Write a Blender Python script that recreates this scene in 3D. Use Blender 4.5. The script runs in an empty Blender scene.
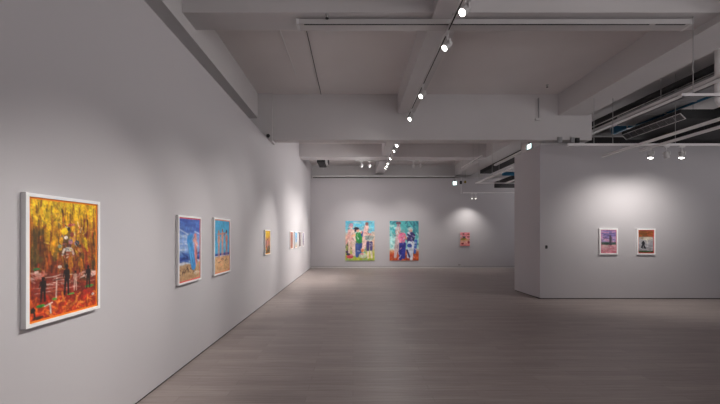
import bpy, bmesh, math, random
import numpy as np
from mathutils import Vector, Matrix

random.seed(4)
SC = bpy.context.scene
COL = SC.collection
EYE = 1.6

# ------------------------------------------------------------------ materials
def srgb(c):
    return tuple((v / 12.92) if v <= 0.04045 else ((v + 0.055) / 1.055) ** 2.4 for v in c)

def rgb255(r, g, b):
    return srgb((r / 255, g / 255, b / 255))

def new_mat(name):
    m = bpy.data.materials.new(name)
    m.use_nodes = True
    return m, m.node_tree.nodes, m.node_tree.links, m.node_tree.nodes['Principled BSDF']

def paint_mat(name, col, rough=0.6, var=0.03, scale=3.0, bump=0.0, metal=0.0):
    m, N, L, B = new_mat(name)
    tc = N.new('ShaderNodeTexCoord')
    nz = N.new('ShaderNodeTexNoise'); nz.inputs['Scale'].default_value = scale; nz.inputs['Detail'].default_value = 3
    rp = N.new('ShaderNodeValToRGB')
    rp.color_ramp.elements[0].position = 0.3; rp.color_ramp.elements[1].position = 0.7
    rp.color_ramp.elements[0].color = (*[c * (1 - var) for c in col], 1)
    rp.color_ramp.elements[1].color = (*[min(1, c * (1 + var)) for c in col], 1)
    L.new(tc.outputs['Object'], nz.inputs['Vector']); L.new(nz.outputs['Fac'], rp.inputs['Fac'])
    L.new(rp.outputs['Color'], B.inputs['Base Color'])
    B.inputs['Roughness'].default_value = rough
    B.inputs['Metallic'].default_value = metal
    if bump:
        n2 = N.new('ShaderNodeTexNoise'); n2.inputs['Scale'].default_value = 160
        bp = N.new('ShaderNodeBump'); bp.inputs['Strength'].default_value = bump; bp.inputs['Distance'].default_value = 0.002
        L.new(tc.outputs['Object'], n2.inputs['Vector']); L.new(n2.outputs['Fac'], bp.inputs['Height'])
        L.new(bp.outputs['Normal'], B.inputs['Normal'])
    return m

def emit_mat(name, col, strength):
    m, N, L, B = new_mat(name)
    B.inputs['Base Color'].default_value = (*col, 1)
    B.inputs['Emission Color'].default_value = (*col, 1)
    B.inputs['Emission Strength'].default_value = strength
    return m

def floor_mat():
    m, N, L, B = new_mat('grey_oak_planks')
    tc = N.new('ShaderNodeTexCoord')
    br = N.new('ShaderNodeTexBrick')
    br.offset = 0.37; br.offset_frequency = 2
    for k, v in (('Scale', 1.0), ('Mortar Size', 0.0012), ('Mortar Smooth', 0.4), ('Bias', 0.0), ('Brick Width', 1.25), ('Row Height', 0.125)):
        br.inputs[k].default_value = v
    a = rgb255(163, 151, 147); b = rgb255(151, 139, 135)
    br.inputs['Color1'].default_value = (*a, 1); br.inputs['Color2'].default_value = (*b, 1)
    br.inputs['Mortar'].default_value = (*rgb255(104, 94, 91), 1)
    L.new(tc.outputs['Object'], br.inputs['Vector'])
    mp = N.new('ShaderNodeMapping'); mp.inputs['Scale'].default_value = (1.0, 34, 1)
    nz = N.new('ShaderNodeTexNoise'); nz.inputs['Scale'].default_value = 1.6; nz.inputs['Detail'].default_value = 6; nz.inputs['Roughness'].default_value = 0.65
    L.new(tc.outputs['Object'], mp.inputs['Vector']); L.new(mp.outputs['Vector'], nz.inputs['Vector'])
    rp = N.new('ShaderNodeValToRGB')
    rp.color_ramp.elements[0].position = 0.25; rp.color_ramp.elements[1].position = 0.75
    rp.color_ramp.elements[0].color = (.66, .66, .66, 1); rp.color_ramp.elements[1].color = (1.25, 1.25, 1.25, 1)
    L.new(nz.outputs['Fac'], rp.inputs['Fac'])
    mx = N.new('ShaderNodeMixRGB'); mx.blend_type = 'MULTIPLY'; mx.inputs['Fac'].default_value = 1
    L.new(br.outputs['Color'], mx.inputs['Color1']); L.new(rp.outputs['Color'], mx.inputs['Color2'])
    L.new(mx.outputs['Color'], B.inputs['Base Color'])
    rr = N.new('ShaderNodeMapRange'); rr.inputs['To Min'].default_value = 0.36; rr.inputs['To Max'].default_value = 0.52
    L.new(nz.outputs['Fac'], rr.inputs['Value']); L.new(rr.outputs['Result'], B.inputs['Roughness'])
    bp = N.new('ShaderNodeBump'); bp.inputs['Strength'].default_value = 0.15; bp.inputs['Distance'].default_value = 0.002
    L.new(nz.outputs['Fac'], bp.inputs['Height']); L.new(bp.outputs['Normal'], B.inputs['Normal'])
    return m

M = {
    'wall': paint_mat('white_wall_paint', (0.52, 0.498, 0.518), 0.75, 0.012, 0.6, 0.08),
    'concrete': paint_mat('painted_concrete', (0.64, 0.62, 0.625), 0.8, 0.03, 0.8, 0.1),
    'slab': paint_mat('painted_ceiling_slab', (0.76, 0.725, 0.72), 0.85, 0.03, 0.8, 0.1),
    'floor': floor_mat(),
    'gap': paint_mat('dark_shadow_gap', rgb255(60, 54, 53), 0.8),
    'skirt': paint_mat('painted_skirting', (0.6, 0.58, 0.57), 0.6),
    'white': paint_mat('white_powder_coat', (0.72, 0.71, 0.71), 0.45, 0.02),
    'rail': paint_mat('white_rail_coat', (0.85, 0.83, 0.83), 0.5, 0.02),
    'trunk': paint_mat('grey_white_trunking', (0.56, 0.54, 0.54), 0.55, 0.02),
    'tray': paint_mat('dark_shade_strip', (0.07, 0.062, 0.06), 0.6, 0.05),  # shade over the end wall top, put into a dark colour
    'slot': paint_mat('black_track_slot', (0.012, 0.012, 0.012), 0.5),
    'black': paint_mat('black_plastic', (0.015, 0.015, 0.016), 0.45),
    'darkduct': paint_mat('dark_duct_lagging', (0.03, 0.03, 0.032), 0.7, 0.15, 5),
    'greyduct': paint_mat('galvanised_sheet', (0.36, 0.36, 0.37), 0.45, 0.1, 6, 0, 0.35),
    'teal': paint_mat('teal_pipe_lagging', rgb255(34, 104, 142), 0.6, 0.1, 5),
    'frame': paint_mat('white_lacquered_frame', (0.88, 0.87, 0.87), 0.4, 0.01),
    'steel': paint_mat('steel_rod', (0.5, 0.5, 0.5), 0.4, 0.05, 8, 0, 0.7),
    'brass': paint_mat('dull_yellow_metal', rgb255(150, 130, 50), 0.45),
    'lens': emit_mat('lit_lamp_lens', (1.0, 0.96, 0.90), 14.0),
    'lensdim': emit_mat('lit_lamp_lens_side', (1.0, 0.96, 0.90), 5.0),
    'lensoff': paint_mat('unlit_lamp_lens', (0.5, 0.5, 0.5), 0.15),
    'exit': emit_mat('backlit_sign_panel', (0.72, 1.0, 0.98), 2.2),
    'exitgreen': emit_mat('backlit_sign_green', (0.08, 0.75, 0.42), 1.3),
}

def canvas_mat():
    m, N, L, B = new_mat('painted_canvas')
    at = N.new('ShaderNodeAttribute'); at.attribute_name = 'pigment'
    L.new(at.outputs['Color'], B.inputs['Base Color'])
    B.inputs['Roughness'].default_value = 0.62
    tc = N.new('ShaderNodeTexCoord')
    n2 = N.new('ShaderNodeTexNoise'); n2.inputs['Scale'].default_value = 60
    bp = N.new('ShaderNodeBump'); bp.inputs['Strength'].default_value = 0.2; bp.inputs['Distance'].default_value = 0.003
    L.new(tc.outputs['Object'], n2.inputs['Vector']); L.new(n2.outputs['Fac'], bp.inputs['Height'])
    L.new(bp.outputs['Normal'], B.inputs['Normal'])
    return m
M['canvas'] = canvas_mat()

# ------------------------------------------------------------------ mesh builder
class MB:
    def __init__(self): self.bm = bmesh.new()
    def box(self, x0, y0, z0, x1, y1, z1, rot=None):
        vs = [Vector((x, y, z)) for z in (z0, z1) for y in (y0, y1) for x in (x0, x1)]
        if rot: vs = [rot @ v for v in vs]
        v = [self.bm.verts.new(p) for p in vs]
        for f in ((0, 2, 3, 1), (4, 5, 7, 6), (0, 1, 5, 4), (2, 6, 7, 3), (0, 4, 6, 2), (1, 3, 7, 5)):
            self.bm.faces.new([v[i] for i in f])
        return self
    def prism(self, pts, z0, z1):
        lo = [self.bm.verts.new((x, y, z0)) for x, y in pts]
        hi = [self.bm.verts.new((x, y, z1)) for x, y in pts]
        n = len(pts)
        self.bm.faces.new(lo[::-1]); self.bm.faces.new(hi)
        for i in range(n):
            self.bm.faces.new((lo[i], lo[(i + 1) % n], hi[(i + 1) % n], hi[i]))
        return self
    def extrude_y(self, pts, y0, y1):          # pts are (x, z)
        a = [self.bm.verts.new((x, y0, z)) for x, z in pts]
        b = [self.bm.verts.new((x, y1, z)) for x, z in pts]
        n = len(pts)
        self.bm.faces.new(a); self.bm.faces.new(b[::-1])
        for i in range(n):
            self.bm.faces.new((a[i], b[i], b[(i + 1) % n], a[(i + 1) % n]))
        return self
    def tube(self, path, r, seg=12):
        pts = [Vector(p) for p in path]; rings = []
        up = Vector((0.13, 0.31, 0.94)).normalized()
        for i, p in enumerate(pts):
            t = (pts[min(i + 1, len(pts) - 1)] - pts[max(i - 1, 0)]).normalized()
            a = t.cross(up).normalized(); b = t.cross(a)
            rings.append([self.bm.verts.new(p + (a * math.cos(2 * math.pi * k / seg) + b * math.sin(2 * math.pi * k / seg)) * r) for k in range(seg)])
        for i in range(len(rings) - 1):
            for k in range(seg):
                self.bm.faces.new((rings[i][k], rings[i][(k + 1) % seg], rings[i + 1][(k + 1) % seg], rings[i + 1][k]))
        self.bm.faces.new(rings[0][::-1]); self.bm.faces.new(rings[-1])
        return self
    def lathe(self, prof, seg=20, off=(0, 0, 0)):   # prof: (r, z) revolved about z
        rings = []
        for r, z in prof:
            if r < 1e-6: rings.append([self.bm.verts.new((off[0], off[1], off[2] + z))])
            else: rings.append([self.bm.verts.new((off[0] + r * math.cos(2 * math.pi * k / seg), off[1] + r * math.sin(2 * math.pi * k / seg), off[2] + z)) for k in range(seg)])
        for i in range(len(rings) - 1):
            A, B = rings[i], rings[i + 1]
            for k in range(seg):
                k2 = (k + 1) % seg
                if len(A) == 1 and len(B) == 1: continue
                if len(A) == 1: self.bm.faces.new((A[0], B[k], B[k2]))
                elif len(B) == 1: self.bm.faces.new((A[k], A[k2], B[0]))
                else: self.bm.faces.new((A[k], A[k2], B[k2], B[k]))
        return self
    def mesh(self, name, mat, bevel=0, smooth=False):
        if bevel:
            bmesh.ops.bevel(self.bm, geom=self.bm.edges[:], offset=bevel, segments=2, affect='EDGES', clamp_overlap=True)
        bmesh.ops.recalc_face_normals(self.bm, faces=self.bm.faces[:])
        me = bpy.data.meshes.new(name); self.bm.to_mesh(me); self.bm.free()
        me.materials.append(mat)
        if smooth:
            for p in me.polygons: p.use_smooth = True
            try: me.set_sharp_from_angle(angle=math.radians(40))
            except Exception: pass
        return me
    def build(self, name, mat, parent=None, bevel=0, smooth=False, loc=None):
        o = bpy.data.objects.new(name, self.mesh(name, mat, bevel, smooth)); COL.objects.link(o)
        if parent: o.parent = parent
        if loc: o.location = loc
        return o

def tag(o, label, cat, group=None, kind=None):
    o['label'] = label; o['category'] = cat
    if group: o['group'] = group
    if kind: o['kind'] = kind
    return o

def thing(name, loc, label, cat, group=None, rz=0.0):
    o = bpy.data.objects.new(name, None); COL.objects.link(o)
    o.empty_display_size = 0.1
    o.location = loc; o.rotation_euler = (0, 0, rz)
    return tag(o, label, cat, group)

def struct(name, mb, mat, label, cat, bevel=0):
    return tag(mb.build(name, mat, None, bevel), label, cat, None, 'structure')

# ------------------------------------------------------------------ the room
CEIL = 5.08
LX = -2.04           # exhibition face of the left wall
BY = 16.5            # exhibition face of the back wall
PY = 8.5             # front face of the partition block
struct('floor', MB().box(-2.6, -4.0, -0.12, 11.0, 17.1, 0), M['floor'], 'grey wood plank floor running across the whole gallery', 'floor')
struct('ceiling', MB().box(-2.6, -4.0, CEIL, 11.0, 17.1, CEIL + 0.15), M['slab'], 'white painted concrete ceiling slab between the beams', 'ceiling')
wl = MB().box(LX - 0.14, -3.9, 0.022, LX, 8.40, 3.89)
wl.box(LX - 0.5, 8.66, 0.022, LX, 16.98, CEIL)
wl.box(LX - 0.14, 8.40, 0.022, LX, 8.66, 3.94)
struct('wall_left', wl, M['wall'], 'long white wall hung with a row of framed paintings', 'wall')
struct('wall_outer', MB().box(-2.75, -4.0, 0, -2.6, 17.1, CEIL), M['concrete'], 'building wall seen in the slit above the long white wall', 'wall')
struct('wall_back', MB().box(LX, BY, 0.085, 11.0, BY + 0.16, 4.36), M['wall'], 'white end wall holding two big canvases and one small picture', 'wall')
struct('wall_rear', MB().box(-2.6, 17.0, 0, 11.0, 17.15, CEIL), M['concrete'], 'building wall seen above the top of the white end wall', 'wall')
struct('wall_front', MB().box(-2.6, -4.15, 4.7, 11.0, -4.0, CEIL).box(-2.6, -4.15, 0, 2.0, -4.0, 4.7).box(10.6, -4.15, 0, 11.0, -4.0, 4.7).box(2.0, -4.15, 0, 10.6, -4.0, .15), M['wall'], 'white wall around the wide entrance opening behind the viewer', 'wall')  # opening is unseen, added and sized to let fill light in
struct('wall_right', MB().box(11.0, -4.0, 0, 11.15, 7.5, 1.4).box(11.0, 7.5, 0, 11.15, 17.1, .15).box(11.0, -4.0, 3.0, 11.15, 7.5, CEIL).box(11.0, 7.5, .15, 11.15, 10.2, CEIL).box(11.0, 10.2, 4.0, 11.15, 17.1, CEIL).box(11.0, 16.4, .15, 11.15, 17.1, 4.0).box(11.0, -4.0, 0.1, 11.15, -3.6, 3.1), M['wall'], 'white side wall beyond the service bay', 'wall')  # gaps in this wall are unseen openings, added for fill light
struct('wall_partition', MB().prism([(4.675, PY), (11.0, PY), (11.0, 9.8), (4.655, 9.8)], 0.022, 3.85), M['wall'],
       'free standing white partition block with two small framed pictures', 'wall')

struct('baseboard_left', MB().box(LX - 0.13, -3.9, 0, LX - 0.012, 16.9, 0.022), M['gap'], 'dark shadow gap under the long left wall', 'baseboard')
struct('baseboard_partition', MB().prism([(4.69, PY + .012), (10.99, PY + .012), (10.99, 9.79), (4.67, 9.79)], 0, 0.022), M['gap'], 'dark shadow gap under the partition block', 'baseboard')
bb = MB().box(LX, BY - 0.006, 0, 11.0, BY + 0.1, 0.07)
struct('baseboard_back', bb, M['skirt'], 'low pale skirting along the foot of the end wall', 'baseboard')
struct('trim_1', MB().box(LX, BY + 0.012, 0.07, 11.0, BY + 0.1, 0.085), M['gap'], 'thin dark groove above the end wall skirting', 'trim')

def beam(x0, y0, z0, x1, y1, label, z1=CEIL):
    return struct('ceiling_beam', MB().box(x0, y0, z0, x1, y1, z1), M['concrete'], label, 'beam')
beam(-2.6, -3.95, 4.47, -2.34, 8.39, 'concrete edge beam running above the long left wall')
beam(-1.99, 8.40, 3.95, 5.90, 8.65, 'deepest cross beam, spanning the gallery above the partition corner')
beam(1.10, -3.95, 4.62, 1.52, 16.95, 'shallow lengthwise beam carrying the lit spotlight track')
beam(-2.34, 4.66, 4.65, 5.07, 5.06, 'nearest cross beam, carrying the long slotted trunking')
beam(LX, 12.94, 4.57, 5.07, 13.46, 'far cross beam close to the end wall')
beam(5.07, -3.95, 4.55, 5.79, 16.95, 'wide lengthwise beam edging the open service bay')
struct('concrete_column', MB().box(-2.6, 8.345, 3.9, -1.985, 8.66, CEIL), M['concrete'], 'column head above the long left wall where the deepest beam lands', 'column')
struct('concrete_column', MB().box(4.78, 8.66, 3.85, 5.90, 9.67, CEIL), M['concrete'], 'column rising from the top of the partition block', 'column')

# ------------------------------------------------------------------ paintings
class Paint:
    def __init__(self, w, h, seed, base):
        self.w, self.h = w, h; self.rng = np.random.default_rng(seed)
        self.im = np.ones((h, w, 3)) * np.array(base) / 255.0
        self.X, self.Y = np.meshgrid((np.arange(w) + .5) / w, (np.arange(h) + .5) / h)
        self.asp = h / w
    def _mix(self, mask, c):
        c = np.array(c) / 255.0
        self.im = self.im * (1 - mask[..., None]) + c * mask[..., None]
    def noise(self, sx, sy):
        g = self.rng.random((sy + 2, sx + 2))
        fx = self.X * sx; fy = self.Y * sy
        ix = fx.astype(int); iy = fy.astype(int); tx = fx - ix; ty = fy - iy
        tx = tx * tx * (3 - 2 * tx); ty = ty * ty * (3 - 2 * ty)
        return (g[iy, ix] * (1 - tx) + g[iy, ix + 1] * tx) * (1 - ty) + (g[iy + 1, ix] * (1 - tx) + g[iy + 1, ix + 1] * tx) * ty
    def grad(self, stops):
        ys = [s[0] for s in stops]
        for k in range(3):
            self.im[..., k] = np.interp(self.Y, ys, [s[1][k] / 255.0 for s in stops])
        return self
    def band(self, y0, y1, c, wob=.02, a=1.0, x0=-1, x1=2):
        n = (self.noise(7, 3) - .5) * 2 * wob; yy = self.Y + n; s = .012
        m = np.clip((yy - y0) / s + .5, 0, 1) * np.clip((y1 - yy) / s + .5, 0, 1)
        m = m * ((self.X > x0) & (self.X < x1)) * a
        self._mix(m, c); return self
    def patch(self, sx, sy, thr, c, a=.8, y0=0, y1=1, x0=0, x1=1):
        n = self.noise(sx, sy)
        m = np.clip((n - thr) * 8, 0, 1) * a
        m = m * np.clip((self.Y - y0) / .03 + .5, 0, 1) * np.clip((y1 - self.Y) / .03 + .5, 0, 1) * ((self.X >= x0) & (self.X <= x1))
        self._mix(m, c); return self
    def blob(self, x, y, rx, ry, c, a=1.0, rot=0.0):
        dx = self.X - x; dy = (self.Y - y) * self.asp; ry = ry * self.asp
        cr, sr = math.cos(rot), math.sin(rot)
        u = (dx * cr + dy * sr) / rx; v = (-dx * sr + dy * cr) / ry
        d = np.sqrt(u * u + v * v)
        self._mix(np.clip((1 - d) / .18 + .3, 0, 1) * a, c); return self
    def cap(self, x0, y0, x1, y1, r0, c, r1=None, a=1.0):
        if r1 is None: r1 = r0
        ay, by = y0 * self.asp, y1 * self.asp
        dx, dy = x1 - x0, by - ay; l2 = dx * dx + dy * dy + 1e-9
        t = np.clip(((self.X - x0) * dx + (self.Y * self.asp - ay) * dy) / l2, 0, 1)
        d = np.sqrt((self.X - x0 - t * dx) ** 2 + (self.Y * self.asp - ay - t * dy) ** 2)
        r = r0 + (r1 - r0) * t
        self._mix(np.clip((r - d) * self.w * .8 + .5, 0, 1) * a, c); return self
    def strokes(self, n, box, ang, ln, wd, cols, a=.7, jit=.3):
        for _ in range(n):
            x = self.rng.uniform(box[0], box[2]); y = self.rng.uniform(box[1], box[3])
            t = ang + self.rng.normal(0, jit); l = ln * self.rng.uniform(.4, 1.2) * .5
            c = cols[self.rng.integers(len(cols))]
            dx, dy = math.cos(t) * l, math.sin(t) * l / self.asp
            self.cap(x - dx, y - dy, x + dx, y + dy, wd * self.rng.uniform(.5, 1.2), c, None, a)
        return self
    def person(self, x, top, bot, w, skin, hair=None, shirt=None, legs=None, lean=0.0, arms=True):
        H = bot - top
        hx = x + lean; hy = top + H * .09
        leg = legs or skin; bod = shirt or skin
        self.cap(x - w * .28, top + H * .5, x - w * .45, bot, w * .26, leg, w * .16)
        self.cap(x + w * .28, top + H * .5, x + w * .4, bot, w * .26, leg, w * .16)
        self.cap(x + lean * .6, top + H * .25, x, top + H * .5, w * .5, bod, w * .42)
        if arms:
            self.cap(x + lean * .6 - w * .48, top + H * .22, x - w * .72, top + H * .42, w * .17, bod, w * .12)
            self.cap(x + lean * .6 + w * .48, top + H * .22, x + w * .62, top + H * .46, w * .17, bod, w * .12)
        self.blob(hx, hy, w * .38, H * .085, skin)
        if hair: self.blob(hx, hy - H * .03, w * .42, H * .06, hair)
        return self
    def border(self, t, c):
        ty = t / self.asp
        m = ((self.X < t) | (self.X > 1 - t) | (self.Y < ty) | (self.Y > 1 - ty)).astype(float)
        self._mix(m, c); return self
    def grain(self, a=.12):
        n = (self.noise(self.w // 2, self.h // 2) - .5) * a + (self.noise(self.w // 5, self.h // 5) - .5) * a
        self.im = np.clip(self.im * (1 + n[..., None]), 0, 1); return self

def art_forest():
    p = Paint(112, 154, 11, (140, 70, 30))
    p.grad([(0, (236, 190, 24)), (.16, (226, 172, 22)), (.28, (164, 104, 26)), (.48, (112, 52, 26)), (.64, (120, 44, 30)), (.8, (138, 42, 30)), (1, (196, 62, 28))])
    Yl, Or, Br, Rd, Dk = (238, 196, 28), (214, 116, 28), (104, 54, 26), (150, 44, 30), (58, 32, 24)
    p.strokes(110, (0, 0, 1, .2), 1.57, .12, .016, [Yl, (230, 172, 24), (246, 212, 56), (206, 150, 30)], .7, .3)
    p.strokes(40, (0, .03, 1, .2), 1.57, .12, .007, [Br, (150, 90, 30), Dk], .6, .1)
    p.strokes(230, (0, .14, 1, .62), 1.57, .17, .011, [Br, Or, Br, (170, 104, 30), Dk, (206, 154, 30), (140, 76, 30)], .6, .14)
    p.strokes(30, (.02, .2, .26, .55), 1.57, .2, .013, [Dk, Br, (84, 72, 34), (112, 60, 26)], .65, .1)
    p.strokes(26, (.74, .2, 1, .55), 1.57, .2, .012, [Dk, Br, (150, 104, 30), (146, 44, 34)], .6, .1)
    p.strokes(24, (.56, .16, .95, .42), 1.57, .18, .016, [Yl, (218, 166, 26), (190, 130, 30)], .65, .12)
    p.strokes(16, (.2, .16, .4, .44), 1.57, .2, .018, [Yl, (218, 158, 26)], .65, .12)
    p.strokes(70, (.1, .44, 1, .7), 1.57, .15, .009, [Rd, Or, (176, 92, 36), (190, 64, 34), Br, (206, 110, 40)], .6, .15)
    p.strokes(60, (0, .1, 1, .7), .1, .07, .006, [(200, 140, 60), (90, 50, 30), (120, 110, 50), (226, 190, 90)], .6, .5)
    p.patch(12, 14, .68, (64, 68, 36), .5, .25, .75)
    p.cap(.44, .25, .41, .42, .03, (226, 158, 28), .022).cap(.6, .24, .6, .34, .03, (226, 164, 30)).blob(.47, .27, .05, .03, Yl)
    p.blob(.55, .215, .035, .012, (190, 70, 80)).blob(.53, .25, .022, .018, (46, 36, 40)).blob(.6, .21, .03, .012, (206, 120, 110))
    p.blob(.49, .325, .028, .017, (226, 214, 206)).blob(.56, .36, .035, .026, (164, 106, 116)).blob(.65, .375, .045, .024, (52, 66, 74)).blob(.58, .3, .03, .024, (140, 64, 54)).blob(.54, .4, .03, .02, (90, 50, 50))
    p.blob(.4, .4, .03, .016, (136, 140, 116)).blob(.7, .44, .04, .02, (190, 126, 40))
    p.blob(.52, .43, .07, .02, (222, 212, 204)).cap(.46, .43, .44, .475, .014, (214, 202, 192)).cap(.58, .44, .6, .47, .016, (206, 180, 168)).blob(.52, .465, .04, .018, (170, 90, 66))
    p.strokes(60, (.36, .2, .72, .52), 1.2, .05, .006, [(232, 200, 60), (58, 40, 40), (206, 120, 124), (76, 96, 106), (226, 216, 206), (150, 70, 40)], .85, .9)
    p.strokes(40, (0, .64, 1, .78), .06, .22, .005, [(220, 190, 180), (196, 140, 128), (150, 60, 46), (226, 214, 206)], .7, .14)
    p.strokes(14, (.0, .6, .2, .68), .3, .1, .010, [(206, 170, 160), (186, 116, 104)], .75, .4)
    p.strokes(16, (.72, .63, 1, .7), -.2, .14, .008, [(210, 160, 150), (222, 198, 188)], .75, .2)
    p.blob(.1, .575, .045, .010, (60, 116, 62)).blob(.1, .6, .03, .012, (206, 176, 164)).blob(.4, .575, .03, .014, (206, 188, 176))
    p.strokes(60, (0, .7, 1, .84), .05, .16, .009, [(140, 44, 30), (176, 70, 40), (112, 44, 30), (196, 96, 60)], .6, .25)
    p.strokes(110, (0, .83, 1, 1), .2, .1, .014, [(210, 54, 28), (222, 100, 34), (176, 38, 30), (226, 132, 52), (150, 40, 30)], .75, .9)
    p.blob(.15, .875, .06, .013, (48, 136, 48)).blob(.33, .84, .035, .012, (74, 150, 56)).blob(.56, .825, .06, .009, (84, 160, 66)).blob(.86, .785, .08, .013, (64, 128, 56))
    p.blob(.05, .9, .04, .02, (46, 42, 34)).blob(.12, .965, .07, .014, (66, 44, 36)).cap(.06, .88, .08, .95, .01, (40, 34, 30))
    p.cap(.27, .88, .28, .95, .010, (226, 216, 206)).cap(.2, .885, .3, .865, .007, (222, 210, 200)).blob(.92, .87, .025, .012, (222, 210, 204))
    D = (34, 22, 22)
    p.person(.18, .64, .84, .06, D).person(.5, .555, .82, .064, D, None, None, (26, 20, 24)).person(.84, .585, .8, .06, D, None, None, (46, 30, 26))
    p.person(.63, .62, .8, .04, (90, 52, 46), (34, 22, 22), (190, 150, 134), (200, 166, 150)).cap(.36, .67, .35, .83, .010, (204, 176, 162)).cap(.32, .685, .4, .68, .007, (60, 34, 30))
    return p.grain(.3).border(.026, (238, 130, 26))

def art_towel():
    p = Paint(58, 80, 12, (70, 110, 190))
    p.grad([(0, (58, 88, 168)), (.12, (74, 112, 190)), (.3, (128, 160, 214)), (.5, (150, 178, 222)), (.6, (80, 120, 190)), (.66, (40, 70, 150)), (.7, (190, 200, 220)), (.73, (196, 164, 128)), (1, (186, 146, 104))])
    p.strokes(26, (0, .02, 1, .25), .1, .5, .03, [(52, 82, 166), (84, 124, 200), (66, 98, 180)], .6, .12)
    p.strokes(16, (0, .22, 1, .5), .12, .5, .014, [(214, 224, 240), (180, 200, 232), (120, 150, 210)], .7, .12)
    p.strokes(18, (0, .56, 1, .7), .1, .3, .02, [(36, 66, 150), (60, 100, 180), (30, 50, 120)], .7, .15)
    p.strokes(10, (0, .68, 1, .73), 0, .3, .014, [(226, 228, 236), (200, 210, 226)], .8, .08)
    p.strokes(26, (0, .76, 1, 1), .05, .3, .014, [(206, 170, 130), (170, 128, 88), (190, 150, 112)], .7, .2)
    p.strokes(16, (0, .8, .75, .86), .3, .12, .01, [(56, 40, 38), (80, 54, 44)], .8, .7)
    p.strokes(5, (.5, .84, 1, .92), .1, .2, .01, [(232, 222, 206)], .8, .1)
    p.cap(.76, .33, .78, .72, .05, (216, 140, 130), .06).blob(.75, .28, .06, .035, (212, 130, 122)).cap(.68, .36, .84, .42, .035, (224, 160, 150))
    p.strokes(14, (.68, .3, .86, .72), 1.4, .08, .012, [(196, 84, 84), (240, 206, 196), (150, 90, 100)], .8, .6)
    p.cap(.48, .36, .66, .76, .12, (62, 140, 206), .11).cap(.42, .32, .58, .29, .05, (62, 140, 206)).cap(.44, .42, .58, .74, .04, (92, 170, 226), .03)
    p.strokes(8, (.44, .35, .66, .75), 1.25, .2, .012, [(40, 110, 180), (110, 184, 234)], .7, .15)
    return p.grain(.14).border(.035, (226, 92, 96))

def art_bathers():
    p = Paint(58, 80, 13, (60, 160, 205))
    p.grad([(0, (60, 158, 202)), (.3, (70, 168, 212)), (.62, (78, 170, 214)), (.66, (36, 70, 160)), (.7, (216, 176, 130)), (1, (222, 172, 122))])
    p.strokes(30, (0, 0, 1, .6), .6, .3, .03, [(58, 150, 198), (86, 180, 220), (70, 164, 206)], .5, .5)
    p.band(.635, .675, (32, 64, 156), .006)
    p.band(.675, .69, (196, 200, 220), .006)
    p.strokes(30, (0, .72, 1, 1), .1, .24, .02, [(232, 186, 138), (206, 150, 104), (226, 160, 120), (214, 176, 136)], .7, .3)
    p.strokes(14, (.1, .72, .9, .82), .3, .12, .009, [(96, 66, 56), (140, 90, 70)], .8, .7)
    Sk, Br = (214, 146, 122), (120, 74, 62)
    p.person(.27, .2, .74, .1, Sk, (176, 120, 90)).person(.5, .17, .73, .1, (222, 158, 134), (150, 90, 70)).person(.78, .19, .72, .1, (190, 112, 92), (58, 36, 40))
    p.cap(.2, .28, .62, .26, .02, (208, 134, 112)).cap(.6, .3, .72, .24, .02, (96, 90, 120))
    p.strokes(16, (.2, .25, .84, .7), 1.5, .1, .012, [(236, 190, 166), (160, 90, 78), (230, 170, 150)], .7, .2)
    return p.grain(.12).border(.03, (236, 140, 104))

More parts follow.
